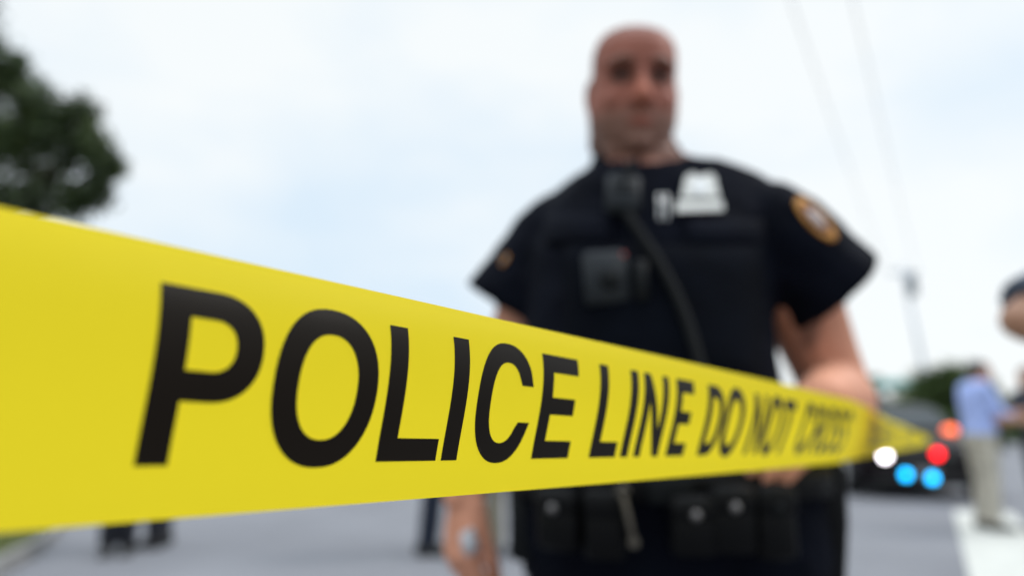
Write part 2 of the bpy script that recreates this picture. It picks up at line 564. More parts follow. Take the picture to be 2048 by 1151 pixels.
for rep in range(-1, 4):
    for ch, s0, w in ONE:
        s = s0 + rep * 1.08
        if s < -0.93 or s > 4.2: continue
        glyph(ch, s, w, mb)
mb.build('lettering', M['ink'], tape, recalc=False)

# ------------------------------------------------------------------ people
def ring_xy(z, cx, cy, rx, yf, yb, n=28, e=2.4):
    """a level ring: half width rx, depth yf to the front (-y) and yb to the back"""
    r = []
    for k in range(n):
        a = 2 * math.pi * k / n
        c, s = math.cos(a), math.sin(a)
        c = math.copysign(abs(c) ** (2 / e), c); s = math.copysign(abs(s) ** (2 / e), s)
        r.append(Vector((cx + rx * c, cy + (yb if s > 0 else yf) * s, z)))
    return r

HEAD = [(-.128, .026, .070, -.010), (-.118, .040, .086, .020), (-.098, .054, .095, .050), (-.070, .064, .096, .072), (-.040, .069, .094, .088),
        (-.010, .072, .090, .096), (.015, .0735, .090, .099), (.035, .0745, .097, .101), (.060, .074, .093, .101), (.080, .068, .080, .094),
        (.093, .058, .063, .080), (.103, .042, .042, .058), (.109, .020, .020, .027)]
def add_head(mb, c, rot, sc_=1.0, jaw=1.0):
    c = Vector(c)
    def T(p): return c + rot @ (Vector(p) * sc_)
    rings = []
    for z, w, f, b in HEAD:
        j = 1 + (jaw - 1) * max(0, min(1, (0.02 - z) / .08))
        rr = []
        for p in ring_xy(z, 0, 0, w * j, f, b, 32, 2.15):
            # eye hollows
            for sx in (-1, 1):
                d = math.hypot((p.x - sx * .031) / .020, (p.z - .004) / .014)
                if p.y < 0 and d < 1: p = p + Vector((0, .016 * (1 - d * d), 0))
            rr.append(T(p))
        rings.append(rr)
    mb.loft(rings)
    # brow ridge, nose, nostrils, lips, chin, ears
    for sx in (-1, 1):
        mb.tube([T((sx * .012, -.092, .024)), T((sx * .032, -.090, .029)), T((sx * .055, -.072, .022))], [.008 * sc_] * 3, 8)
        mb.ell(T((sx * .013, -.103, -.040)), [.010 * sc_, .011 * sc_, .009 * sc_], 10, 6, rot=rot)
        e = rot @ Matrix.Rotation(sx * .22, 3, 'Z')
        mb.ell(T((sx * .0765, .016, -.010)), [.008 * sc_, .017 * sc_, .030 * sc_], 12, 8, rot=e)
        mb.ell(T((sx * .040, -.062, -.036)), [.022 * sc_, .024 * sc_, .024 * sc_], 12, 8, rot=rot)
    mb.tube([T((0, -.090, .012)), T((0, -.100, -.012)), T((0, -.110, -.034))], [.0085 * sc_, .0105 * sc_, .0135 * sc_], 10)
    mb.tube([T((-.024, -.090, -.073)), T((0, -.098, -.070)), T((.024, -.090, -.073))], [.004 * sc_, .0065 * sc_, .004 * sc_], 8)
    mb.tube([T((-.022, -.089, -.079)), T((0, -.096, -.082)), T((.022, -.089, -.079))], [.004 * sc_, .0065 * sc_, .004 * sc_], 8)
    mb.ell(T((0, -.084, -.108)), [.024 * sc_, .018 * sc_, .017 * sc_], 12, 8, rot=rot)

def add_hand(mb, wrist, d, palm_n, thumb, curl=0.5, k=1.0, thumb_curl=0.3, spread=0.06, tout=.65):
    """wrist point, finger direction d, palm normal, thumb side vector"""
    w = Vector(wrist); d = Vector(d).normalized()
    n = Vector(palm_n); n = (n - d * n.dot(d)).normalized()
    t = Vector(thumb); t = (t - d * t.dot(d) - n * t.dot(n)).normalized()
    mb.tube([w - d * .02 * k, w + d * .02 * k, w + d * .055 * k, w + d * .090 * k], [(.025 * k, .020 * k), (.031 * k, .018 * k), (.041 * k, .016 * k), (.042 * k, .013 * k)], 16, ref=t)
    fl = [(.029, .072), (.010, .080), (-.010, .075), (-.029, .058)]
    for q, (o, l) in enumerate(fl):
        l *= k
        base = w + d * (.086 + (0.004 if 0 < q < 3 else 0)) * k + t * (o * k)
        dd = (d + t * (o * spread / .03)).normalized()
        pts = [base - dd * .02 * k, base]
        a = 0
        for seg, fr in enumerate((.44, .31, .25)):
            a += curl * (0.75, 1.0, .7)[seg] * (1 + .06 * q)
            dirv_ = dd * math.cos(a) + n * math.sin(a)
            pts.append(pts[-1] + dirv_ * (l * fr))
        r = (.0098 if q < 3 else .0086) * k
        mb.tube(pts, [r * 1.1, r * 1.1, r, r * .93, r * .8], 10)
    b = w + d * .022 * k + t * .024 * k + n * .008 * k
    d1 = (d * (1.15 - tout * .66) + t * tout + n * .30).normalized()
    p1 = b + d1 * .045 * k
    d2 = (d1 + (d * .5 - t * .25 + n * .4) * thumb_curl * 2).normalized()
    p2 = p1 + d2 * .033 * k
    d3 = (d2 + (d * .3 - t * .35 + n * .4) * thumb_curl * 2).normalized()
    p3 = p2 + d3 * .024 * k
    mb.tube([b - d1 * .01, b + d1 * .015, p1, p2, p3], [.017 * k, .016 * k, .0125 * k, .0115 * k, .009 * k], 10)

def rotz(a): return Matrix.Rotation(a, 3, 'Z')

def human(label, loc, heading, mats, h=1.75, girth=1.0, over=None, torso=None, hair='short', voxel=0.008, sleeve=0.62, group=None,
          hands=None, head_rot=None, head_scale=1.0, jaw=1.0, extra=None, flare=0.012, arm_r=1.0, yk=1.0, yoke=(.008, 1.0), neckdrop=0.0, sleeve_end=None, wr=0.004, cloth_voxel=0.012):
    """mats: skin, hair, shirt, trousers, shoes. Local frame: feet at z=0, faces -Y, own left is +X."""
    k = h / 1.75
    J = dict(head=(0, -.02, 1.615), neck=(0, .015, 1.46), sl=(.185, 0, 1.425), sr=(-.185, 0, 1.425), el=(.235, .03, 1.14), er=(-.235, .03, 1.14),
             wl=(.25, -.06, .90), wr=(-.25, -.06, .90), hl=(.092, 0, .90), hr=(-.092, 0, .90), kl=(.10, -.01, .50), kr=(-.10, -.01, .50),
             al=(.105, .03, .085), ar=(-.105, .03, .085))
    J = {a: Vector(b) * k for a, b in J.items()}
    if over:
        for a, b in over.items(): J[a] = Vector(b)
    g = girth
    if torso is None:
        torso = [(.86, 0, 0, .165 * g, .10 * g, .12 * g), (.95, 0, 0, .172 * g, .11 * g, .115 * g), (1.05, 0, 0, .160 * g, .115 * g, .10 * g), (1.18, 0, 0, .165 * g, .115 * g, .105 * g),
                 (1.30, 0, 0, .178 * g, .115 * g, .11 * g), (1.38, 0, .005, .185 * g, .10, .105), (1.43, 0, .01, .165, .078, .085), (1.465, 0, .012, .10, .062, .07), (1.50, 0, .012, .062, .058, .06)]
        torso = [tuple(x * k for x in r) for r in torso]
    hr_ = head_rot or Matrix.Identity(3)
    ar = arm_r
    # body: one continuous skin
    mb = MB()
    mb.loft([ring_xy(z, cx, cy, rx * .95, f * .94, b * .94) for z, cx, cy, rx, f, b in torso])
    nk = J['neck']; hd = J['head']
    hb = hd + hr_ @ Vector((0, .025, -.075)) * head_scale
    mb.tube([nk - Vector((0, 0, .06)), nk, nk.lerp(hb, .6), hb], [.085 * k * jaw, .066 * jaw ** .7, .065 * jaw ** .9, .069 * jaw], 18)
    if jaw > 1: mb.ell(hd + hr_ @ Vector((0, -.040, -.122)), (.060, .046, .034), 16, 10)
    add_head(mb, hd, hr_, head_scale, jaw)
    for a in 'lr':
        s, e, w = J['s' + a], J['e' + a], J['w' + a]
        f = e.lerp(w, .3)
        mb.tube([s, s.lerp(e, .3), s.lerp(e, .75), e], [.058 * k * ar, .056 * k * ar, .046 * k * ar, .043 * k * ar], 14)
        mb.tube([e, f, e.lerp(w, .7), w], [.044 * k * ar, .047 * k * ar, .036 * k * ar, .028 * k * ar], 14)
        hh = (hands or {}).get(a)
        d = (w - e).normalized()
        if hh is None:
            add_hand(mb, w, d + Vector((0, -.1, -.3)), Vector((-1 if a == 'l' else 1, .1, 0)), Vector((0, -1, 0)), .35, k)
        else:
            add_hand(mb, w, **hh)
        hp, kn, an = J['h' + a], J['k' + a], J['a' + a]
        mb.tube([hp, hp.lerp(kn, .5), kn], [.085 * k, .07 * k, .052 * k], 14)
        mb.tube([kn, kn.lerp(an, .35), an], [.052 * k, .05 * k, .034 * k], 14)
        mb.tube([an + Vector((0, .03, -.045)), an + Vector((0, -.12, -.055))], [.032 * k, .026 * k], 10)
    body = mb.build('person', mats['skin'], remesh=voxel, iters=3)
    body.location = loc; body.rotation_euler = (0, 0, heading)
    tag(body, label, 'person', group)
    # shirt
    ztop = torso[-1][0]
    mb = MB()
    inf = .012
    waist = torso[1][0]
    rows = [r for r in torso if r[0] >= waist - .06 * k]
    mb.loft([ring_xy(z, cx, cy, rx + inf, f + inf, b + inf) for z, cx, cy, rx, f, b in rows[:-1]] + [[Vector((p.x, p.y, p.z - neckdrop * max(0, min(1, (rows[-1][2] - p.y) / .08)) ** 1.5)) for p in ring_xy(rows[-1][0], *rows[-1][1:3], rows[-1][3] + .016, rows[-1][4] + .012, rows[-1][5] + .02)]])
    for a in 'lr':
        s, e, w = J['s' + a], J['e' + a], J['w' + a]
        n0 = J['neck'] + Vector((0, 0, -.055 * k))
        mb.tube([n0, n0.lerp(s, .5) + Vector((0, 0, yoke[0] * k)), s], [.055 * k, .062 * k * yoke[1], .074 * k * yk], 16)
        if sleeve <= 1:
            p = s.lerp(e, sleeve)
            e0 = e
            if sleeve_end: p = sleeve_end[a]; e = s + (p - s) / sleeve
            mb.tube([s, s.lerp(e, sleeve * .5)], [(.074 + .4 * flare) * k * yk, (.070 + flare) * k * yk], 18)
            mb.tube([s.lerp(e, sleeve * .15), s.lerp(e, sleeve * .5), p], [(.072 + .4 * flare) * k * yk, (.068 + flare) * k * yk, (.066 + flare * 1.9) * k * yk], 18, ends=False)
        else:
            p = e.lerp(w, sleeve - 1)
            mb.tube([s, s.lerp(e, .5), e, e.lerp(w, .3), p], [.078 * k * ar, .064 * k * ar, .055 * k * ar, .055 * k * ar, .044 * k], 16, ends=False)
    shirt = mb.build('shirt', mats['shirt'], body, remesh=cloth_voxel, iters=4, wrinkle=(wr, 9))
    # trousers
    mb = MB()
    rows = [r for r in torso if r[0] <= waist + .005]
    z0, cx, cy, rx, f, b = rows[0]
    crotch = min(J['hl'].z, J['hr'].z) - .07 * k
    mb.loft([ring_xy(crotch, cx, cy, rx * .86, f * .8, b * .9)] + [ring_xy(z, x_, y_, r_ + .012, f_ + .012, b_ + .012) for z, x_, y_, r_, f_, b_ in rows])
    for a in 'lr':
        hp, kn, an = J['h' + a], J['k' + a], J['a' + a]
        mb.tube([hp, hp.lerp(kn, .5), kn, kn.lerp(an, .5), an - Vector((0, 0, .01))], [.105 * k * g ** .5, .092 * k * g ** .5, .078 * k, .075 * k, .072 * k], 16, ends=False)
    mb.build('trousers', mats['trousers'], body, remesh=cloth_voxel, iters=4, wrinkle=(wr, 8))
    for a in 'lr':
        an = J['a' + a]
        mb = MB()
        z = an.z
        mb.tube([an + Vector((0, .045, -.03)), an + Vector((0, -.03, -.035)), an + Vector((0, -.12, -.05)), an + Vector((0, -.19, -.058))], [(.042, .05), (.044, .046), (.046, .032), (.034, .022)], 16, ref=(1, 0, 0), sq=.8)
        mb.tube([an + Vector((0, 0, -.03)), an + Vector((0, 0, .08))], [.05, .052], 14)
        mb.box(an + Vector((0, -.07, -.075)), (.095, .29, .022), bev=.4)
        mb.build('shoe', mats['shoes'], body, remesh=.012, iters=2)
    if hair:
        mb = MB()
        rings = []
        for z, w, f, b in HEAD:
            if z < (-.055 if hair == 'short' else -.12): continue
            ff = f if z > .062 else -.015
            rings.append([hd + hr_ @ (p * head_scale) for p in ring_xy(z, 0, 0, w + (.010 if z > -.02 else .004), (ff + .010 if z > .062 else ff), b + .012, 28, 2.15)])
        rings.append([hd + hr_ @ (p * head_scale) for p in ring_xy(.127, 0, 0, .012, .012, .02, 28, 2.15)])
        mb.loft(rings)
        mb.build('hair', mats['hair'], body, remesh=.008, iters=2, wrinkle=(.003, 60))
    return body, J

# ---- the officer in front
OFX, OFY = 0.275, 1.17
def off_local(p): return Vector((p[0] - OFX, p[1] - OFY, p[2]))
def op(u, v, Y): return off_local(at(u, v, Y))
def oring(v, ul, ur, Y, f, b):
    a, c = at(ul, v, Y), at(ur, v, Y)
    return (a.z, (a.x + c.x) / 2 - OFX, Y - OFY, (c.x - a.x) / 2, f, b)
tor = [oring(1290, 1085, 1640, 1.17, .13, .16), oring(1150, 1062, 1640, 1.17, .14, .16), oring(1040, 1050, 1625, 1.17, .155, .16), oring(930, 1050, 1600, 1.17, .175, .15), oring(830, 1055, 1545, 1.18, .18, .15),
       oring(720, 1062, 1520, 1.19, .17, .15), oring(620, 1065, 1520, 1.20, .155, .15), oring(530, 1070, 1530, 1.21, .140, .15), oring(460, 1090, 1560, 1.22, .125, .14),
       oring(405, 1120, 1548, 1.22, .105, .125), oring(370, 1150, 1510, 1.22, .09, .11), oring(345, 1180, 1440, 1.22, .08, .10), oring(318, 1208, 1352, 1.21, .07, .085)]
hd = op(1284, 151, 1.105) + Vector((0, .09, .018))
over = dict(head=hd, neck=op(1278, 318, 1.23), sl=op(1543, 470, 1.18), el=op(1680, 800, 1.24), wl=op(1650, 798, 1.00),
            sr=op(1122, 480, 1.27), er=op(996, 800, 1.32), wr=op(926, 985, 1.25),
            hl=(.13, 0, .83), hr=(-.13, 0, .83), kl=(.15, -.02, .48), kr=(-.15, -.02, .48), al=(.16, .03, .085), ar=(-.16, .03, .085))
hands = {'l': dict(d=(-.70, -.20, -.68), palm_n=(-.30, .90, -.1), thumb=(-.70, 0, .72), curl=.20, k=1.05, thumb_curl=.02),
         'r': dict(d=(-.03, -.12, -1.0), palm_n=(.80, .60, 0), thumb=(.60, -.80, 0), curl=.60, k=1.16, thumb_curl=.3, tout=.22)}
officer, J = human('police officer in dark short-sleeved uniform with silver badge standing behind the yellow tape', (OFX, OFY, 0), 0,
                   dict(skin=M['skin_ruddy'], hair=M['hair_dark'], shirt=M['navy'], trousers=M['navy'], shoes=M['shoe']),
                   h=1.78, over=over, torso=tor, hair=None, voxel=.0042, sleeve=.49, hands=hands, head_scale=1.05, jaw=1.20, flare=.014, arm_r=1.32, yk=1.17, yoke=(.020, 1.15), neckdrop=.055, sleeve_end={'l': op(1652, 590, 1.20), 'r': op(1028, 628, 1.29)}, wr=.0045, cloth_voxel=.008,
                   head_rot=Matrix.Rotation(.03, 3, 'Y') @ Matrix.Rotation(.22, 3, 'X'))
# skin colour: stubble, brows, lips, and shade painted over face and eye sockets
me = officer.data
ca = me.color_attributes.new('pigment_shade', 'FLOAT_COLOR', 'POINT')
hrot = (Matrix.Rotation(.03, 3, 'Y') @ Matrix.Rotation(.22, 3, 'X')).inverted()
def sstep(a, b, x):
    t = max(0, min(1, (x - a) / (b - a))); return t * t * (3 - 2 * t)
for i, v in enumerate(me.vertices):
    p = hrot @ (v.co - hd) / 1.05
    col = Vector((1, 1, 1))
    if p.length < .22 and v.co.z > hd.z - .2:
        col = Vector((.49, .385, .42)).lerp(col, sstep(-.12, -.18, p.z))  # whole head darkened in colour, standing in for shade on the face
        # beard shadow
        st = sstep(-.035, -.075, p.z) * sstep(.06, .02, p.y) * sstep(-.155, -.125, p.z)
        col = col.lerp(Vector((.30, .36, .42)), st * .85)
        # shaved scalp
        sc2 = .9 * sstep(.055, .095, p.z) + sstep(-.045, -.02, p.y) * sstep(-.02, .01, p.z)
        col = col.lerp(Vector((.22, .19, .20)), min(1, sc2) * .62)
        for sx in (-1, 1):
            x = (p.x * sx - .034) / .026; z = (p.z - .025 - .004 * (1 - x * x)) / .011
            if p.y < -.04: col = col.lerp(Vector((.16, .16, .16)), .9 * max(0, 1 - x * x) ** .5 * max(0, 1 - z * z))
            x = (p.x * sx - .032) / .025; z = (p.z - .004) / .017  # eye sockets: brow shade painted into the colour
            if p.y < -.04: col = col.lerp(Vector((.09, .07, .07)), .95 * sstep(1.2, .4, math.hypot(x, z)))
        z = (p.z + .076) / .010; x = p.x / .026
        if p.y < -.07: col = col.lerp(Vector((.55, .33, .35)), .8 * max(0, 1 - x * x) * max(0, 1 - z * z))
        # ruddy nose
        d = math.hypot(p.x / .02, (p.z + .03) / .03)
        if p.y < -.08: col = col.lerp(Vector((.80, .60, .60)), .7 * sstep(1.2, .3, d))
    # tattoo on the inner upper arm
    q = op(1620, 650, 1.15)
    d = math.hypot((v.co.x - q.x) / .022, (v.co.z - q.z) / .05)
    if v.co.x > q.x - .06 and v.co.x < q.x + .05: col = col.lerp(Vector((.25, .3, .35)), .8 * sstep(1.1, .5, d))
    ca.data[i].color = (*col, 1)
for sx in (-1, 1):
    mb = MB(); mb.ell(hd + (hrot.inverted() @ Vector((sx * .031, -.070, .003))) * 1.05, (.0125, .0125, .0125), 14, 10)
    mb.build('eye', M['eye'], officer)

def torso_front(v_or_z):
    """y of the front of the shirt (local) at height z"""
    z = v_or_z
    for a, b in zip(tor, tor[1:]):
        if a[0] <= z <= b[0]:
            t = (z - a[0]) / (b[0] - a[0])
            return tuple(x + (y - x) * t for x, y in zip(a, b))
    return tor[0] if z < tor[0][0] else tor[-1]
def front_pt(x, z, off=0.0):
    r = torso_front(z)
    q = min(.999, abs((x - r[1]) / (r[3] + .012)))
    s = (1 - q ** 2.4) ** (1 / 2.4)
    return Vector((x, r[2] - (r[4] + .012) * s - off, z))
def fp(u, v, off=0.0):
    """the point of the shirt front seen at (u, v)"""
    Y = 1.08
    for _ in range(8):
        p = op(u, v, Y); q = front_pt(p.x, p.z, off); Y = q.y + OFY
    return q
def patchwork(name, us, m, parent, thick=.008, nx=8, nz=8, lift=.004, bev=True):
    """a panel that follows the shirt front; us = (u0, v0, u1, v1) in the photograph"""
    u0, v0, u1, v1 = us
    mb = MB()
    fr, bk = [], []
    for j in range(nz + 1):
        for i in range(nx + 1):
            e = 0 if 0 < i < nx and 0 < j < nz else (.6 if bev else 0)
            u, v = u0 + (u1 - u0) * i / nx, v0 + (v1 - v0) * j / nz
            fr.append(fp(u, v, lift + thick * (1 - e))); bk.append(fp(u, v, lift - .012))
    vs = fr + bk; n = (nx + 1) * (nz + 1); fs = []
    for j in range(nz):
        for i in range(nx):
            a = j * (nx + 1) + i
            fs.append((a, a + 1, a + nx + 2, a + nx + 1)); fs.append((n + a, n + a + nx + 1, n + a + nx + 2, n + a + 1))
    bd = [i for i in range(nx + 1)] + [j * (nx + 1) + nx for j in range(1, nz + 1)] + [nz * (nx + 1) + i for i in range(nx - 1, -1, -1)] + [j * (nx + 1) for j in range(nz - 1, 0, -1)]
    for k in range(len(bd)):
        a, b = bd[k], bd[(k + 1) % len(bd)]
        fs.append((a, n + a, n + b, b))
    mb.add(vs, fs)
    return mb.build(name, m, parent)
# outer vest and flaps
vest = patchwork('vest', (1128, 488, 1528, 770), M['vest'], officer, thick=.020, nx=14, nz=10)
patchwork('pocket_flap', (1090, 428, 1225, 488), M['navy'], officer, thick=.010, nx=8, nz=4, lift=.006)
patchwork('pocket_flap', (1370, 438, 1530, 492), M['navy'], officer, thick=.010, nx=8, nz=4, lift=.006)
# collar
mb = MB()
nk = J['neck']
def cring(z, r, o, y0):
    return [Vector((nk.x + (r + o) * math.cos(a), nk.y + y0 + (r + o) * 1.0 * math.sin(a), nk.z + .012 + z + .036 * math.sin(a))) for a in [math.radians(-42 + k * 264 / 24) for k in range(25)]]
r0 = .078
inner = [cring(-.020, r0, -.004, 0), cring(.028, r0 - .012, -.004, 0)]
outer = [cring(.030, r0 - .010, 0.0, 0), cring(-.022, r0, .016, 0)]
mb.loft([list(x) for x in zip(*(inner + outer))])
mb.build('collar', M['navy'], officer)
mb = MB()
c = nk + Vector((.006, -.072, -.012))
mb.tube([c + Vector((-.045, .03, .022)), c + Vector((-.02, .002, -.004)), c + Vector((.015, .002, -.004)), c + Vector((.04, .03, .022))], [.009, .009, .009, .009], 10)
mb.build('undershirt', M['undershirt'], officer)

# badge with name bar
def plate(name, outline, m, parent, lift, thick):
    """a flat plate that hugs the shirt; outline in photograph pixels"""
    mb = MB()
    f = [fp(u, v, lift + thick) for u, v in outline]; b = [fp(u, v, lift - .004) for u, v in outline]
    mb.loft([b, f])
    return mb.build(name, m, parent, smooth=False)
badge = plate('badge', [(1371, 353), (1382, 346), (1401, 351), (1420, 346), (1430, 352), (1434, 372), (1440, 394), (1362, 396), (1367, 374)], M['silver'], officer, .006, .006)
plate('badge_seal', [(1392, 360), (1408, 360), (1415, 372), (1408, 385), (1392, 385), (1385, 372)], M['steel'], badge, .012, .002)
plate('name_bar', [(1353, 402), (1444, 400), (1448, 420), (1352, 423)], M['silver'], officer, .006, .005)
for u in (1318, 1333):
    mb = MB()
    a, b = fp(u, 390, .012), fp(u + 1, 438, .012)
    mb.tube([a, b], [.0022, .0022], 8)
    mb.build('pen', M['steel'], officer)
mb = MB(); mb.box((fp(1318, 404, .016) + fp(1333, 404, .016)) / 2, (.014, .003, .006))
mb.build('pen_clip', M['steel'], officer)
# shoulder microphone and its cable
mic = MB()
c = fp(1246, 388, .022)
mic.box(c, (.055, .030, .075), rot=Matrix.Rotation(.12, 3, 'Y') @ Matrix.Rotation(-.3, 3, 'X'), bev=.25)
mo = mic.build('radio_microphone', M['grey_plastic'], officer)
g = MB()
for k in range(4):
    g.box(c + Vector((0, -.017 - .003 * (k - 1.5) * -.9, .022 - k * .010)), (.036, .004, .004))
g.build('speaker_grille', M['black_plastic'], mo)
g = MB(); g.tube([c + Vector((.01, .0, .03)), c + Vector((.014, .0, .055))], [.007, .006], 10); g.build('volume_knob', M['black_plastic'], mo)
cb = MB()
path = []
for t in np.linspace(0, 1, 70):
    u = 1252 + (1400 - 1252) * t + 22 * math.sin(t * 3.1); v = 425 + (735 - 425) * t
    path.append(fp(u, v, .030))
coil = []
for k in range(420):
    t = k / 419 * 68.99; i = int(t); f = t - i
    p = path[i].lerp(path[i + 1], f); a = k * .9
    coil.append(p + Vector((.006 * math.cos(a), .006 * math.sin(a), 0)))
cb.tube(coil, [.0032] * len(coil), 6)
cb.build('coiled_cable', M['black_plastic'], officer)
# body camera
bc = MB(); c = fp(1212, 556, .030)
bc.box(c, (.066, .026, .082), bev=.2, rot=Matrix.Rotation(-.06, 3, 'Y'))
bo = bc.build('body_camera', M['grey_plastic'], officer)
g = MB(); g.tube([c + Vector((.004, -.012, -.004)), c + Vector((.004, -.019, -.004))], [.017, .015], 20, ends=False); g.build('lens', M['black_plastic'], bo)
led = mat('red_led', (.25, .03, .02), .4, emit=(1, .08, .04), estr=0.04)
g = MB(); g.ell(c + Vector((.026, -.013, .034)), (.0035, .003, .0035)); g.build('indicator_light', led, bo)
g = MB(); c2 = fp(1281, 562, .028); g.box(c2, (.020, .022, .065), bev=.2); g.build('cable_clip', M['black_plastic'], officer)
# shoulder patches, on the sleeves
from mathutils.bvhtree import BVHTree
shirt_me = next(c for c in officer.children if c.name.startswith('shirt')).data
bvh = BVHTree.FromPolygons([v.co for v in shirt_me.vertices], [tuple(p.vertices) for p in shirt_me.polygons])
EYE_L = off_local((0, 0, EYE))
def on_shirt(u, v):
    d = (op(u, v, 1.2) - EYE_L).normalized()
    h = bvh.ray_cast(EYE_L, d)
    if h[0] is None:
        h = bvh.find_nearest(op(u, v, 1.2))
    return h[0], h[1]
def cloth_patch(uc, vc, ang, la, lb):
    """an embroidered shield sewn on the sleeve: centre, tilt and half sizes in photograph pixels"""
    ca_, sa_ = math.cos(ang), math.sin(ang)
    def ring(r, lift, n=30):
        out = []
        for k in range(n):
            a = 2 * math.pi * k / n
            x, y = la * r * math.cos(a), lb * r * math.sin(a)
            p, nn = on_shirt(uc + x * ca_ - y * sa_, vc + x * sa_ + y * ca_)
            out.append(p + nn * lift)
        return out
    mb = MB(); mb.loft([ring(1.0, -.004), ring(1.0, .004), ring(.70, .005), ring(.70, -.002)], cap=False)
    rg_ = mb.build('shoulder_patch', M['gold'], officer)
    mb = MB(); mb.loft([ring(.72, -.004), ring(.72, .003), ring(.3, .0035)]); mb.build('patch_field', M['patch_in'], rg_)
    mb = MB(); mb.loft([ring(.40, .001), ring(.40, .006), ring(.15, .008)]); mb.build('patch_emblem', M['patch_mark'], rg_)
cloth_patch(1630, 440, math.radians(46), 56, 17)
cloth_patch(1010, 520, math.radians(-60), 13, 4)
# duty belt
zb = at(1200, 965, 1.0).z
mb = MB()
r = torso_front(zb)
prof = [(.000, -.024), (.014, -.024), (.016, 0), (.014, .024), (.000, .024)]
mb.loft([ring_xy(zb + dz, r[1], r[2], r[3] + .012 + o, r[4] + .012 + o, r[5] + .012 + o, 40) for o, dz in prof], cap=False)
belt = mb.build('duty_belt', M['black_leather'], officer)
mb = MB(); p = front_pt(op(1330, 965, 1.0).x, zb, .018); mb.box(p, (.06, .012, .05), bev=.2); mb.build('buckle', M['black_plastic'], belt)
def pouch(u, v, w, h_, d, snap=None, m=None):
    p = fp(u, v, .014 + d / 2)
    rr = torso_front(p.z); q = (p.x - rr[1]) / (rr[3] + .02)
    rot = Matrix.Rotation(math.copysign(abs(q) ** 2.2, q) * 1.1, 3, 'Z')
    mb = MB(); mb.box(p, (w, d, h_), rot=rot, bev=.18)
    mb.box(p + rot @ Vector((0, -.004, h_ * .28)), (w * 1.04, d * 1.02, h_ * .42), rot=rot, bev=.18)
    po = mb.build('pouch', m or M['black_leather'], belt)
    if snap:
        g = MB(); c = p + rot @ Vector((0, -d / 2 - .003, h_ * .18))
        g.tube([c, c + rot @ Vector((0, -.004, 0))], [.008, .006], 14, ends=True); g.build('snap', snap, po)
    return po
M['snap'] = mat('snap_metal', (.16, .15, .15), .45, metal=.5)
pouch(1120, 1035, .062, .085, .035, M['snap'])
pouch(1210, 1045, .055, .095, .03)
pouch(1385, 1048, .060, .080, .035, M['snap'])
pouch(1462, 1035, .060, .090, .035, M['snap'])
pouch(1545, 1040, .055, .100, .035, M['black_plastic'])
# key clip hanging between pouches
mb = MB()
a, b = fp(1246, 990, .05), fp(1268, 1084, .05)
mb.tube([a, a.lerp(b, .5) + Vector((0, -.004, 0)), b], [(.006, .004)] * 3, 8)
mb.tube([a + Vector((.006, 0, .006)), a + Vector((0, -.006, .012)), a + Vector((-.008, 0, .004)), a], [.004] * 4, 8)
mb.ell(b, (.0075, .005, .008))
mb.build('key_clip', M['brass'], belt)
# holster on his left hip, radio holder on the right hip
mb = MB()
c = off_local(at(1642, 1035, 1.13))
mb.tube([c + Vector((0, 0, .075)), c + Vector((0, .0, .0)), c + Vector((.004, .01, -.11))], [(.035, .05), (.034, .045), (.022, .03)], 16, ref=(1, 0, 0), sq=.7)
mb.tube([c + Vector((0, .02, .07)), c + Vector((0, .06, .11))], [.020, .018], 10)
mb.build('holster', M['black_leather'], belt)
mb = MB()
c = off_local(at(1048, 1030, 1.13)); mb.box(c, (.045, .06, .13), bev=.2)
mb.tube([c + Vector((0, 0, .06)), c + Vector((0, 0, .11))], [.009, .007], 8)
mb.build('radio', M['black_plastic'], belt)
# crumpled white paper held in the hanging hand
w = J['wr'] + Vector((OFX, OFY, 0))
mb = MB()
c = at(938, 1084, 1.165)
mb.ell(c, (.014, .011, .021), 14, 10)
o = mb.build('paper_cup', M['cup'], wrinkle=(.008, 60))
o.name = 'crumpled_paper'
tag(o, 'small crumpled white paper held in the hanging hand of the officer', 'paper')

# ---- other people
def placed(u, v, Y=None):
    return ground_at(u, v)
g = ground_at(1985, 1058)
human('man in light blue shirt and khaki trousers standing on the pale road stripes', (g.x, g.y, 0), math.radians(82),
      dict(skin=M['skin_pale'], hair=M['hair_dark'], shirt=M['blue_shirt'], trousers=M['khaki'], shoes=M['shoe']), h=1.80, girth=1.12, sleeve=1.25,
      over=dict(head=(0, -.085, 1.645), neck=(0, -.03, 1.49), el=(.235, -.13, 1.17), wl=(.16, -.40, 1.22), er=(-.235, -.13, 1.17), wr=(-.16, -.40, 1.20)),
      hands={'l': dict(d=(-.1, -1, .05), palm_n=(-.9, 0, -.2), thumb=(0, 0, 1), curl=.5), 'r': dict(d=(.1, -1, .05), palm_n=(.9, 0, -.2), thumb=(0, 0, 1), curl=.5)})
g = ground_at(2106, 1062)
human('person in dark shirt facing the man in the light blue shirt', (g.x, g.y, 0), math.radians(-88),
      dict(skin=M['skin_tan'], hair=M['hair_brown'], shirt=M['dark_shirt'], trousers=M['charcoal'], shoes=M['shoe']), h=1.70, sleeve=.6,
      over=dict(el=(.225, -.14, 1.10), wl=(.17, -.40, 1.13), er=(-.225, -.14, 1.10), wr=(-.17, -.40, 1.15)))
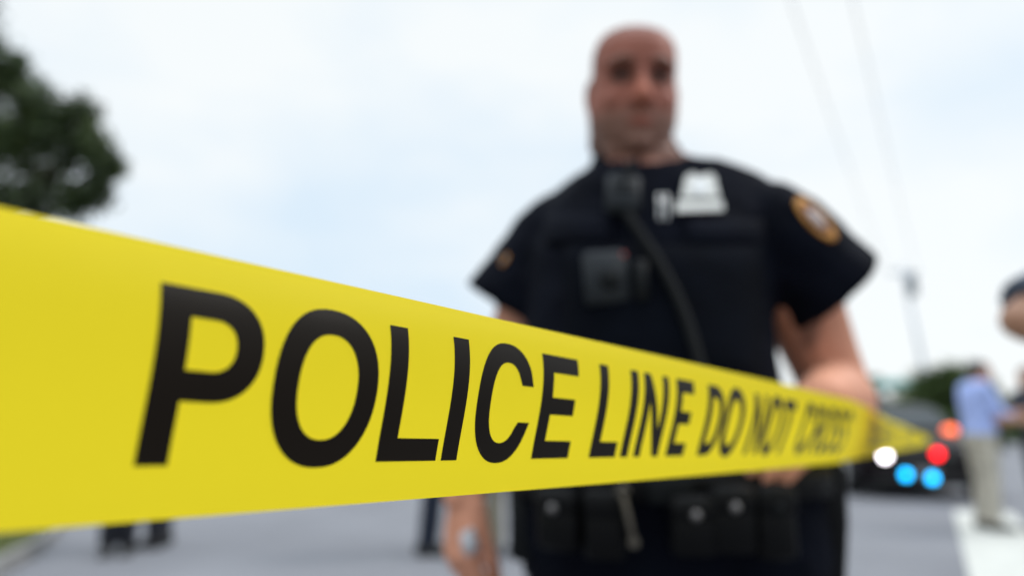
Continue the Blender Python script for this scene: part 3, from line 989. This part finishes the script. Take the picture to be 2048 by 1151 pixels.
# near bystander at the right edge, elbow out
bx, by = 1.62, 1.62
el_w = at(2046, 640, 1.58); 
def bl(p): return Vector((p[0] - bx, p[1] - by, p[2]))
human('bystander in dark grey-blue short-sleeved shirt with raised bent elbow, at the photo edge', (bx, by, 0), 0,
      dict(skin=M['skin_tan'], hair=M['hair_brown'], shirt=M['grey_shirt'], trousers=M['charcoal'], shoes=M['shoe']), h=1.76, sleeve=.86, girth=1.1, arm_r=1.1,
      over=dict(er=bl(el_w), sr=(-.19, -.01, 1.435), wr=bl((1.46, 1.40, 1.17))),
      hands={'r': dict(d=(.8, -.2, -.3), palm_n=(0, .6, -.5), thumb=(-.3, 0, 1), curl=.5)})
# walkers far behind the tape, only their legs show under it
walk = dict(kl=(.16, -.05, .50), al=(.19, -.03, .085), kr=(-.14, .0, .50), ar=(-.165, .03, .085), hl=(.09, 0, .90), hr=(-.09, 0, .90))
g = ground_at(232, 1108)
human('standing person in charcoal trousers, legs side by side under the tape near the grass', (g.x, g.y, 0), math.radians(25),
      dict(skin=M['skin_pale'], hair=M['hair_brown'], shirt=M['dark_shirt'], trousers=M['charcoal'], shoes=M['shoe']), h=1.72, over=dict(kl=(.075, -.02, .50), al=(.072, .03, .085), kr=(-.075, -.02, .50), ar=(-.072, .03, .085)), girth=1.35, voxel=.01)
g = ground_at(310, 1092)
human('person in dark trousers seen side on, just past the two charcoal legs near the grass', (g.x, g.y, 0), math.radians(-85),
      dict(skin=M['skin_pale'], hair=M['hair_dark'], shirt=M['navy'], trousers=M['charcoal'], shoes=M['shoe']), h=1.70, voxel=.01, sleeve=.6)
g = ground_at(862, 1106)
human('person in navy trousers beyond the hanging hand of the officer', (g.x, g.y, 0), math.radians(85),
      dict(skin=M['skin_pale'], hair=M['hair_dark'], shirt=M['navy'], trousers=M['navy_trouser'], shoes=M['shoe']), h=1.70, voxel=.01, sleeve=.6)
g = ground_at(1010, 1108)
human('person in khaki trousers standing between the hanging hand and the duty belt of the officer', (g.x, g.y, 0), math.radians(200),
      dict(skin=M['skin_pale'], hair=M['hair_brown'], shirt=M['red_shirt'], trousers=M['khaki_dark'], shoes=M['shoe']), h=1.70, voxel=.01, sleeve=.6)

# ------------------------------------------------------------------ police car
def lamp_mat(name, col, s): return mat(name, tuple(min(1, x) for x in col), .3, emit=col, estr=s)
M['car_paint'] = mat('car_paint', (0.006, 0.0035, 0.005), 0.35, spec=0.12)
M['car_glass'] = mat('car_glass', (0.012, 0.015, 0.015), 0.12, spec=0.25)
M['rubber'] = mat('rubber', (0.01, 0.01, 0.01), 0.8)
M['lens'] = mat('lamp_lens', (0.16, 0.15, 0.16), 0.15, spec=0.5)
M['dark_grille'] = mat('dark_grille', (0.006, 0.006, 0.006), 0.5)
cw = at(1838, 900, 10.4)
car = empty('police_car', (cw.x + .72, 10.4 + 2.1, 0), math.radians(-18))
tag(car, 'dark car with blue, red and white strobe lights lit on its front', 'car')
# local frame: nose at y=-2.2 facing -Y, half width .95
def crng(y, hw, z0, z1, e=4.5, n=28):
    r = []
    for k in range(n):
        a = 2 * math.pi * k / n; c, s = math.cos(a), math.sin(a)
        r.append(Vector((hw * math.copysign(abs(c) ** (2 / e), c), y, (z0 + z1) / 2 + (z1 - z0) / 2 * math.copysign(abs(s) ** (2 / e), s))))
    return r
mb = MB()
mb.loft([crng(y, w, a, b) for y, w, a, b in ((-2.32, .70, .30, .62), (-2.28, .84, .22, .72), (-2.15, .91, .20, .82), (-1.6, .945, .20, .92), (-.95, .955, .20, .99), (0, .96, .20, 1.0), (1.2, .955, .20, 1.02), (1.9, .94, .22, 1.02), (2.35, .90, .26, .98), (2.48, .82, .34, .80))])
cab = [(-1.0, .80, .99, .05), (-.35, .68, 1.40, 0), (.35, .66, 1.46, 0), (1.0, .66, 1.42, 0), (1.75, .76, 1.02, .05)]
rings = []
for y, w, z, _ in cab:
    rings.append([Vector((-w - .10 * (z > 1.1), y, .95)), Vector((-w * (1.0 if z < 1.1 else .98), y, max(.97, z - .06))), Vector((-w * .9, y, z)), Vector((w * .9, y, z)), Vector((w * (1.0 if z < 1.1 else .98), y, max(.97, z - .06))), Vector((w + .10 * (z > 1.1), y, .95))])
mb.loft(rings)
mb.build('body', M['car_paint'], car)
def quad(name, pts, m, th=.01):
    pts = [Vector(p) for p in pts]; n = (pts[1] - pts[0]).cross(pts[2] - pts[0]).normalized()
    mb = MB(); mb.loft([[p - n * th for p in pts], [p + n * th for p in pts]]); return mb.build(name, m, car, smooth=False)
quad('windscreen', [(-.72, -.96, 1.03), (.72, -.96, 1.03), (.60, -.40, 1.375), (-.60, -.40, 1.375)], M['car_glass'], .012)
quad('rear_window', [(-.66, 1.68, 1.07), (.66, 1.68, 1.07), (.58, 1.08, 1.38), (-.58, 1.08, 1.38)], M['car_glass'], .012)
for sx in (-1, 1):
    quad('side_window', [(sx * .80, -.72, 1.05), (sx * .80, .25, 1.06), (sx * .69, .25, 1.36), (sx * .71, -.33, 1.34)], M['car_glass'], .02)
    quad('side_window', [(sx * .80, .32, 1.06), (sx * .79, 1.30, 1.07), (sx * .70, .98, 1.34), (sx * .69, .32, 1.36)], M['car_glass'], .02)
    mb = MB(); mb.ell((sx * 1.03, -.75, 1.03), (.10, .06, .075)); mb.tube([(sx * .90, -.72, 1.0), (sx * 1.0, -.74, 1.02)], [.02, .02], 8); mb.build('side_mirror', M['car_paint'], car)
    for y in (-1.42, 1.45):
        mb = MB()
        prof = [(.20, -.10), (.315, -.11), (.34, -.08), (.34, .08), (.315, .11), (.20, .10)]
        rings = [[Vector((sx * .86 + o, y + r * math.cos(t), .34 + r * math.sin(t))) for t in [2 * math.pi * k / 28 for k in range(28)]] for r, o in prof]
        mb.loft(rings); wh = mb.build('wheel', M['rubber'], car)
        mb = MB()
        mb.loft([[Vector((sx * .86 + sx * o, y + r * math.cos(t), .34 + r * math.sin(t))) for t in [2 * math.pi * k / 20 for k in range(20)]] for r, o in ((.21, .08), (.21, .112), (.17, .115), (.06, .10))])
        mb.build('rim', M['steel'], wh)
    mb = MB(); mb.ell((sx * .66, -2.19, .70), (.20, .10, .075), 18, 10); mb.build('headlight', M['lens'], car)
mb = MB()
for k in range(5): mb.box((0, -2.325, .46 + k * .045), (.80, .03, .028))
mb.box((0, -2.315, .55), (.86, .03, .27), bev=.3)
mb.build('grille', M['dark_grille'], car)
mb = MB(); mb.box((0, -2.345, .31), (1.35, .05, .10), bev=.3); mb.build('bumper_intake', M['dark_grille'], car)
mb = MB(); mb.box((0, -2.36, .40), (.32, .015, .12)); mb.build('number_plate', M['lens'], car)
inv = Matrix.Rotation(math.radians(18), 3, 'Z')
def car_local(p): return inv @ (Vector(p) - car.location)
def on_front(u, v):
    """where the line of sight through (u, v) meets the plane just ahead of the grille"""
    a, b = car_local(at(u, v, 8)), car_local(at(u, v, 12))
    t = (-2.39 - a.y) / (b.y - a.y); return a.lerp(b, t)
for u, v, col, st in ((1770, 911, (1.0, .93, 1.0), 11), (1875, 907, (1.0, .006, .012), 7), (1812, 948, (.006, .42, .92), 7), (1865, 955, (.006, .42, .92), 7)):
    p = on_front(u, v)
    mb = MB(); mb.box(p + Vector((0, .03, 0)), (.15, .08, .11), bev=.25)
    h_ = mb.build('strobe_light', M['dark_grille'], car)
    mb = MB(); mb.tube([p + Vector((0, -.010, 0)), p + Vector((0, -.022, 0))], [.060, .055], 22, ends=False)
    mb.build('lens', lamp_mat('strobe_' + ('red' if col[1] < .1 else 'white' if col[0] > .9 else 'blue'), col, st), h_)
# amber lamp at the foot of the windscreen
a, b = car_local(at(1900, 860, 8)), car_local(at(1900, 860, 14))
t = (-.98 - a.y) / (b.y - a.y); p = a.lerp(b, t)
mb = MB(); mb.ell(p, (.11, .07, .075)); mb.build('amber_light', lamp_mat('amber_lens', (1.0, .16, .05), 2.6), car)

# ------------------------------------------------------------------ trees
M['bark'] = mat('bark', (0.05, 0.04, 0.032), 0.9, var=.3, scale=6, bump=.5, bscale=30)
M['leaf_dark'] = mat('leaf_dark', (0.022, 0.034, 0.013), 0.6, spec=.3)
M['leaf_mid'] = mat('leaf_mid', (0.042, 0.068, 0.02), 0.6, spec=.3)
M['leaf_light'] = mat('leaf_light', (0.085, 0.115, 0.035), 0.6, spec=.3)
LM = [M['leaf_dark'], M['leaf_mid'], M['leaf_light']]
def tree(label, base, clumps, leaf, per, trunk_r, seed=1, fork=None, mats=LM, group=None, cat='tree'):
    """clumps: (centre, radius) in world; leaves scatter through each"""
    rg = random.Random(seed)
    base = Vector(base)
    root = empty('tree', base); tag(root, label, cat, group)
    tb = MB()
    fk = Vector(fork) if fork else base.lerp(sum((c for c, _ in clumps), Vector()) / len(clumps), .55)
    tb.tube([base, base.lerp(fk, .15), base.lerp(fk, .6), fk], [trunk_r * 1.35, trunk_r, trunk_r * .85, trunk_r * .7], 12, ends=False)
    for c, r in clumps:
        m = fk.lerp(c, .55) + Vector((rg.uniform(-.2, .2), rg.uniform(-.2, .2), -.12 * (c - fk).length * .4))
        tb.tube([fk - (m - fk) * .03, m, c], [trunk_r * .42, trunk_r * .24, trunk_r * .10], 7)
    o = tb.build('trunk', M['bark']); o.parent = root; o.matrix_parent_inverse = Matrix.Translation(-base)
    mb = MB()
    for c, r in clumps:
        tone = rg.random()
        n = int(per * r * r)
        for k in range(n):
            d = Vector((rg.gauss(0, 1), rg.gauss(0, 1), rg.gauss(0, 1))).normalized()
            p = c + d * (r * (rg.random() ** .42) * rg.uniform(.7, 1.28))
            p.z -= .15 * r * rg.random()
            a = Vector((rg.gauss(0, 1), rg.gauss(0, 1), rg.gauss(0, .6))).normalized()
            b = a.cross(Vector((rg.gauss(0, 1), rg.gauss(0, 1), rg.gauss(0, 1)))).normalized()
            l = leaf * rg.uniform(.7, 1.3); w = l * .38
            q = rg.random() * .6 + tone * .5
            mi = 0 if q < .45 else 1 if q < .85 else 2
            mb.add([p - a * l * .5, p + b * w * .5 + a * .05 * l, p + a * l * .5, p - b * w * .5 + a * .05 * l], [(0, 1, 2, 3)], mi)
    o = mb.build('crown', mats, smooth=False, recalc=False); o.parent = root; o.matrix_parent_inverse = Matrix.Translation(-base)
    return root
TY = 11.0
def tc_(u, v, r, Y=TY): return (at(u, v, Y), r)
cl = [tc_(-60, 120, .75), tc_(20, 150, .45), tc_(75, 215, .50), tc_(-40, 260, .6, 11.6), tc_(30, 285, .55), tc_(120, 260, .45), tc_(165, 225, .34), tc_(150, 300, .42), tc_(190, 285, .36),
      tc_(208, 330, .30), tc_(236, 332, .20), tc_(95, 350, .42, 11.8), tc_(50, 400, .40, 10.6), tc_(140, 405, .36), tc_(190, 390, .32), tc_(205, 372, .24), tc_(-70, 400, .8), tc_(-160, 250, 1.2, 12),
      tc_(-200, 60, 1.2, 12.5), tc_(-120, 0, .9, 11.5), tc_(-330, 200, 1.4, 12), tc_(-300, 420, 1.2, 11.5), tc_(-450, 330, 1.3, 12), tc_(-260, -60, 1.1, 13)]
bs = at(-230, 700, 12.0)
tree('broad dark leafy tree with drooping boughs above the end of the yellow tape', (bs.x, 12.0, 0.1), cl, .17, 3000, .24, 3, fork=at(-230, 520, 12.0))
def bush_tree(label, u0, u1, vtop, Y, seed, per=60, leaf=.5, trunk=.2, group=None, vbase=None):
    rg = random.Random(seed)
    cs = []
    x0, x1 = at(u0, 800, Y).x, at(u1, 800, Y).x
    cx, hw = (x0 + x1) / 2, (x1 - x0) / 2
    ztop = at((u0 + u1) / 2, vtop, Y).z
    for k in range(16):
        a = rg.uniform(0, 6.28); q = rg.random() ** .6
        z = rg.uniform(.22, .86)
        ww = hw * math.sin(min(1, (1.05 - z) * 1.5) * math.pi / 2) * .9
        cs.append((Vector((cx + math.cos(a) * q * ww, Y + math.sin(a) * q * ww * .7, ztop * z)), hw * rg.uniform(.34, .48)))
    cs.append((Vector((cx + hw * .1, Y, ztop * .86)), hw * .30))
    return tree(label, (cx, Y, 0), cs, leaf, per, trunk, seed, fork=(cx, Y, ztop * .3), group=group, mats=LM2)
LM2 = [mat('leaf_back_dark', (0.045, 0.07, 0.022), 0.6, spec=.2), mat('leaf_back_mid', (0.07, 0.11, 0.03), 0.6, spec=.2), mat('leaf_back_light', (0.10, 0.14, 0.04), 0.6, spec=.2)]
bush_tree('rounded dark green tree behind the dark car with strobe lights', 1806, 1985, 735, 34, 11, per=900, leaf=.34, trunk=.22)
bush_tree('dark slim tree behind the elbow of the officer', 1712, 1785, 738, 38, 12, per=900, leaf=.34, trunk=.18)
bush_tree('tree beyond the man in the light blue shirt', 2000, 2200, 790, 46, 13, per=500, leaf=.45, trunk=.22)
# far wood on the horizon
mb = MB(); rg = random.Random(5)
for k in range(16000):
    x = rg.uniform(-150, 150); y = 92 + rg.uniform(0, 16)
    hh = 3.0 + 1.6 * noise.noise(Vector((x * .06, 0, 0))) + .9 * noise.noise(Vector((x * .31, 3, 0)))
    p = Vector((x, y, hh * rg.random() ** .7))
    a = Vector((rg.gauss(0, 1), rg.gauss(0, 1), rg.gauss(0, 1))).normalized(); b = a.cross(Vector((rg.gauss(0, 1), rg.gauss(0, 1), rg.gauss(0, 1)))).normalized()
    l = rg.uniform(.5, 1.1)
    mb.add([p - a * l, p + b * l * .6, p + a * l, p - b * l * .6], [(0, 1, 2, 3)], rg.randrange(3))
tag(mb.build('treeline', LM, smooth=False, recalc=False), 'low dark wood along the far edge of the road', kind='stuff')

# ------------------------------------------------------------------ street furniture behind
M['galv'] = mat('galvanised', (0.5, 0.53, 0.58), 0.5, metal=.3, var=.1)
M['teal'] = mat('teal_paint', (0.22, 0.50, 0.46), 0.5, var=.1)
LY = 42.0
p0, p1 = at(1868, 800, LY), at(1806, 545, LY)
M['transformer_grey'] = mat('transformer_grey', (.22, .24, .26), .6)
pole_o = empty('utility_pole', (p0.x, LY, 0))
tag(pole_o, 'tall grey utility pole with a dark drum near its top beyond the dark car', 'utility pole')
top = Vector((p1.x - p0.x, 0, p1.z + .5))
mb = MB(); mb.tube([(0, 0, 0), top * .35, top], [.16, .14, .10], 12, ends=False); mb.build('pole', M['galv'], pole_o)
mb = MB(); mb.box(top + Vector((0, 0, -.5)), (2.0, .12, .14), bev=.1)
mb.build('crossarm', M['galv'], pole_o)
mb = MB(); c = top + Vector((.25, -.35, -1.3)); mb.tube([c - Vector((0, 0, .5)), c + Vector((0, 0, .5))], [.30, .30], 18); mb.tube([c + Vector((0, 0, .5)), c + Vector((0, 0, .85))], [.06, .04], 8); mb.build('transformer', M['transformer_grey'], pole_o)
M['cable'] = mat('cable', (.03, .03, .035), .7)
tw = top + Vector((p0.x, LY, 0))
for k, (o, lab) in enumerate(((-.9, 'left one of the two thin overhead cables running to the utility pole'), (.9, 'right one of the two thin overhead cables running to the utility pole'))):
    a = tw + Vector((o, 0, -.4)); b = at(1560 + (k * 130), -80, 9.0); b = a + (b - a) * 1.12
    mb = MB(); pts = []
    for q in range(25):
        t = q / 24; p = a.lerp(b, t); p.z -= .5 * 4 * t * (1 - t); pts.append(p)
    mb.tube(pts, [.007] * 25, 6)
    tag(mb.build('overhead_cable', M['cable']), lab, 'cable', 'overhead cables on the utility pole')

CY = 36.0
a, b = at(1764, 768, CY), at(1892, 768, CY)
can = empty('canopy', ((a.x + b.x) / 2, CY, 0))
tag(can, 'small flat teal canopy on thin posts beside the rounded tree', 'canopy')
wd = b.x - a.x
mb = MB(); mb.box((0, 0, a.z), (wd, 2.2, .42), bev=.1); mb.build('roof', M['teal'], can)
for sx in (-1, 1):
    for sy in (-1, 1):
        mb = MB(); mb.tube([(sx * (wd / 2 - .2), sy * .9, 0), (sx * (wd / 2 - .2), sy * .9, a.z - .2)], [.05, .05], 8, ends=False); mb.build('post', M['galv'], can)
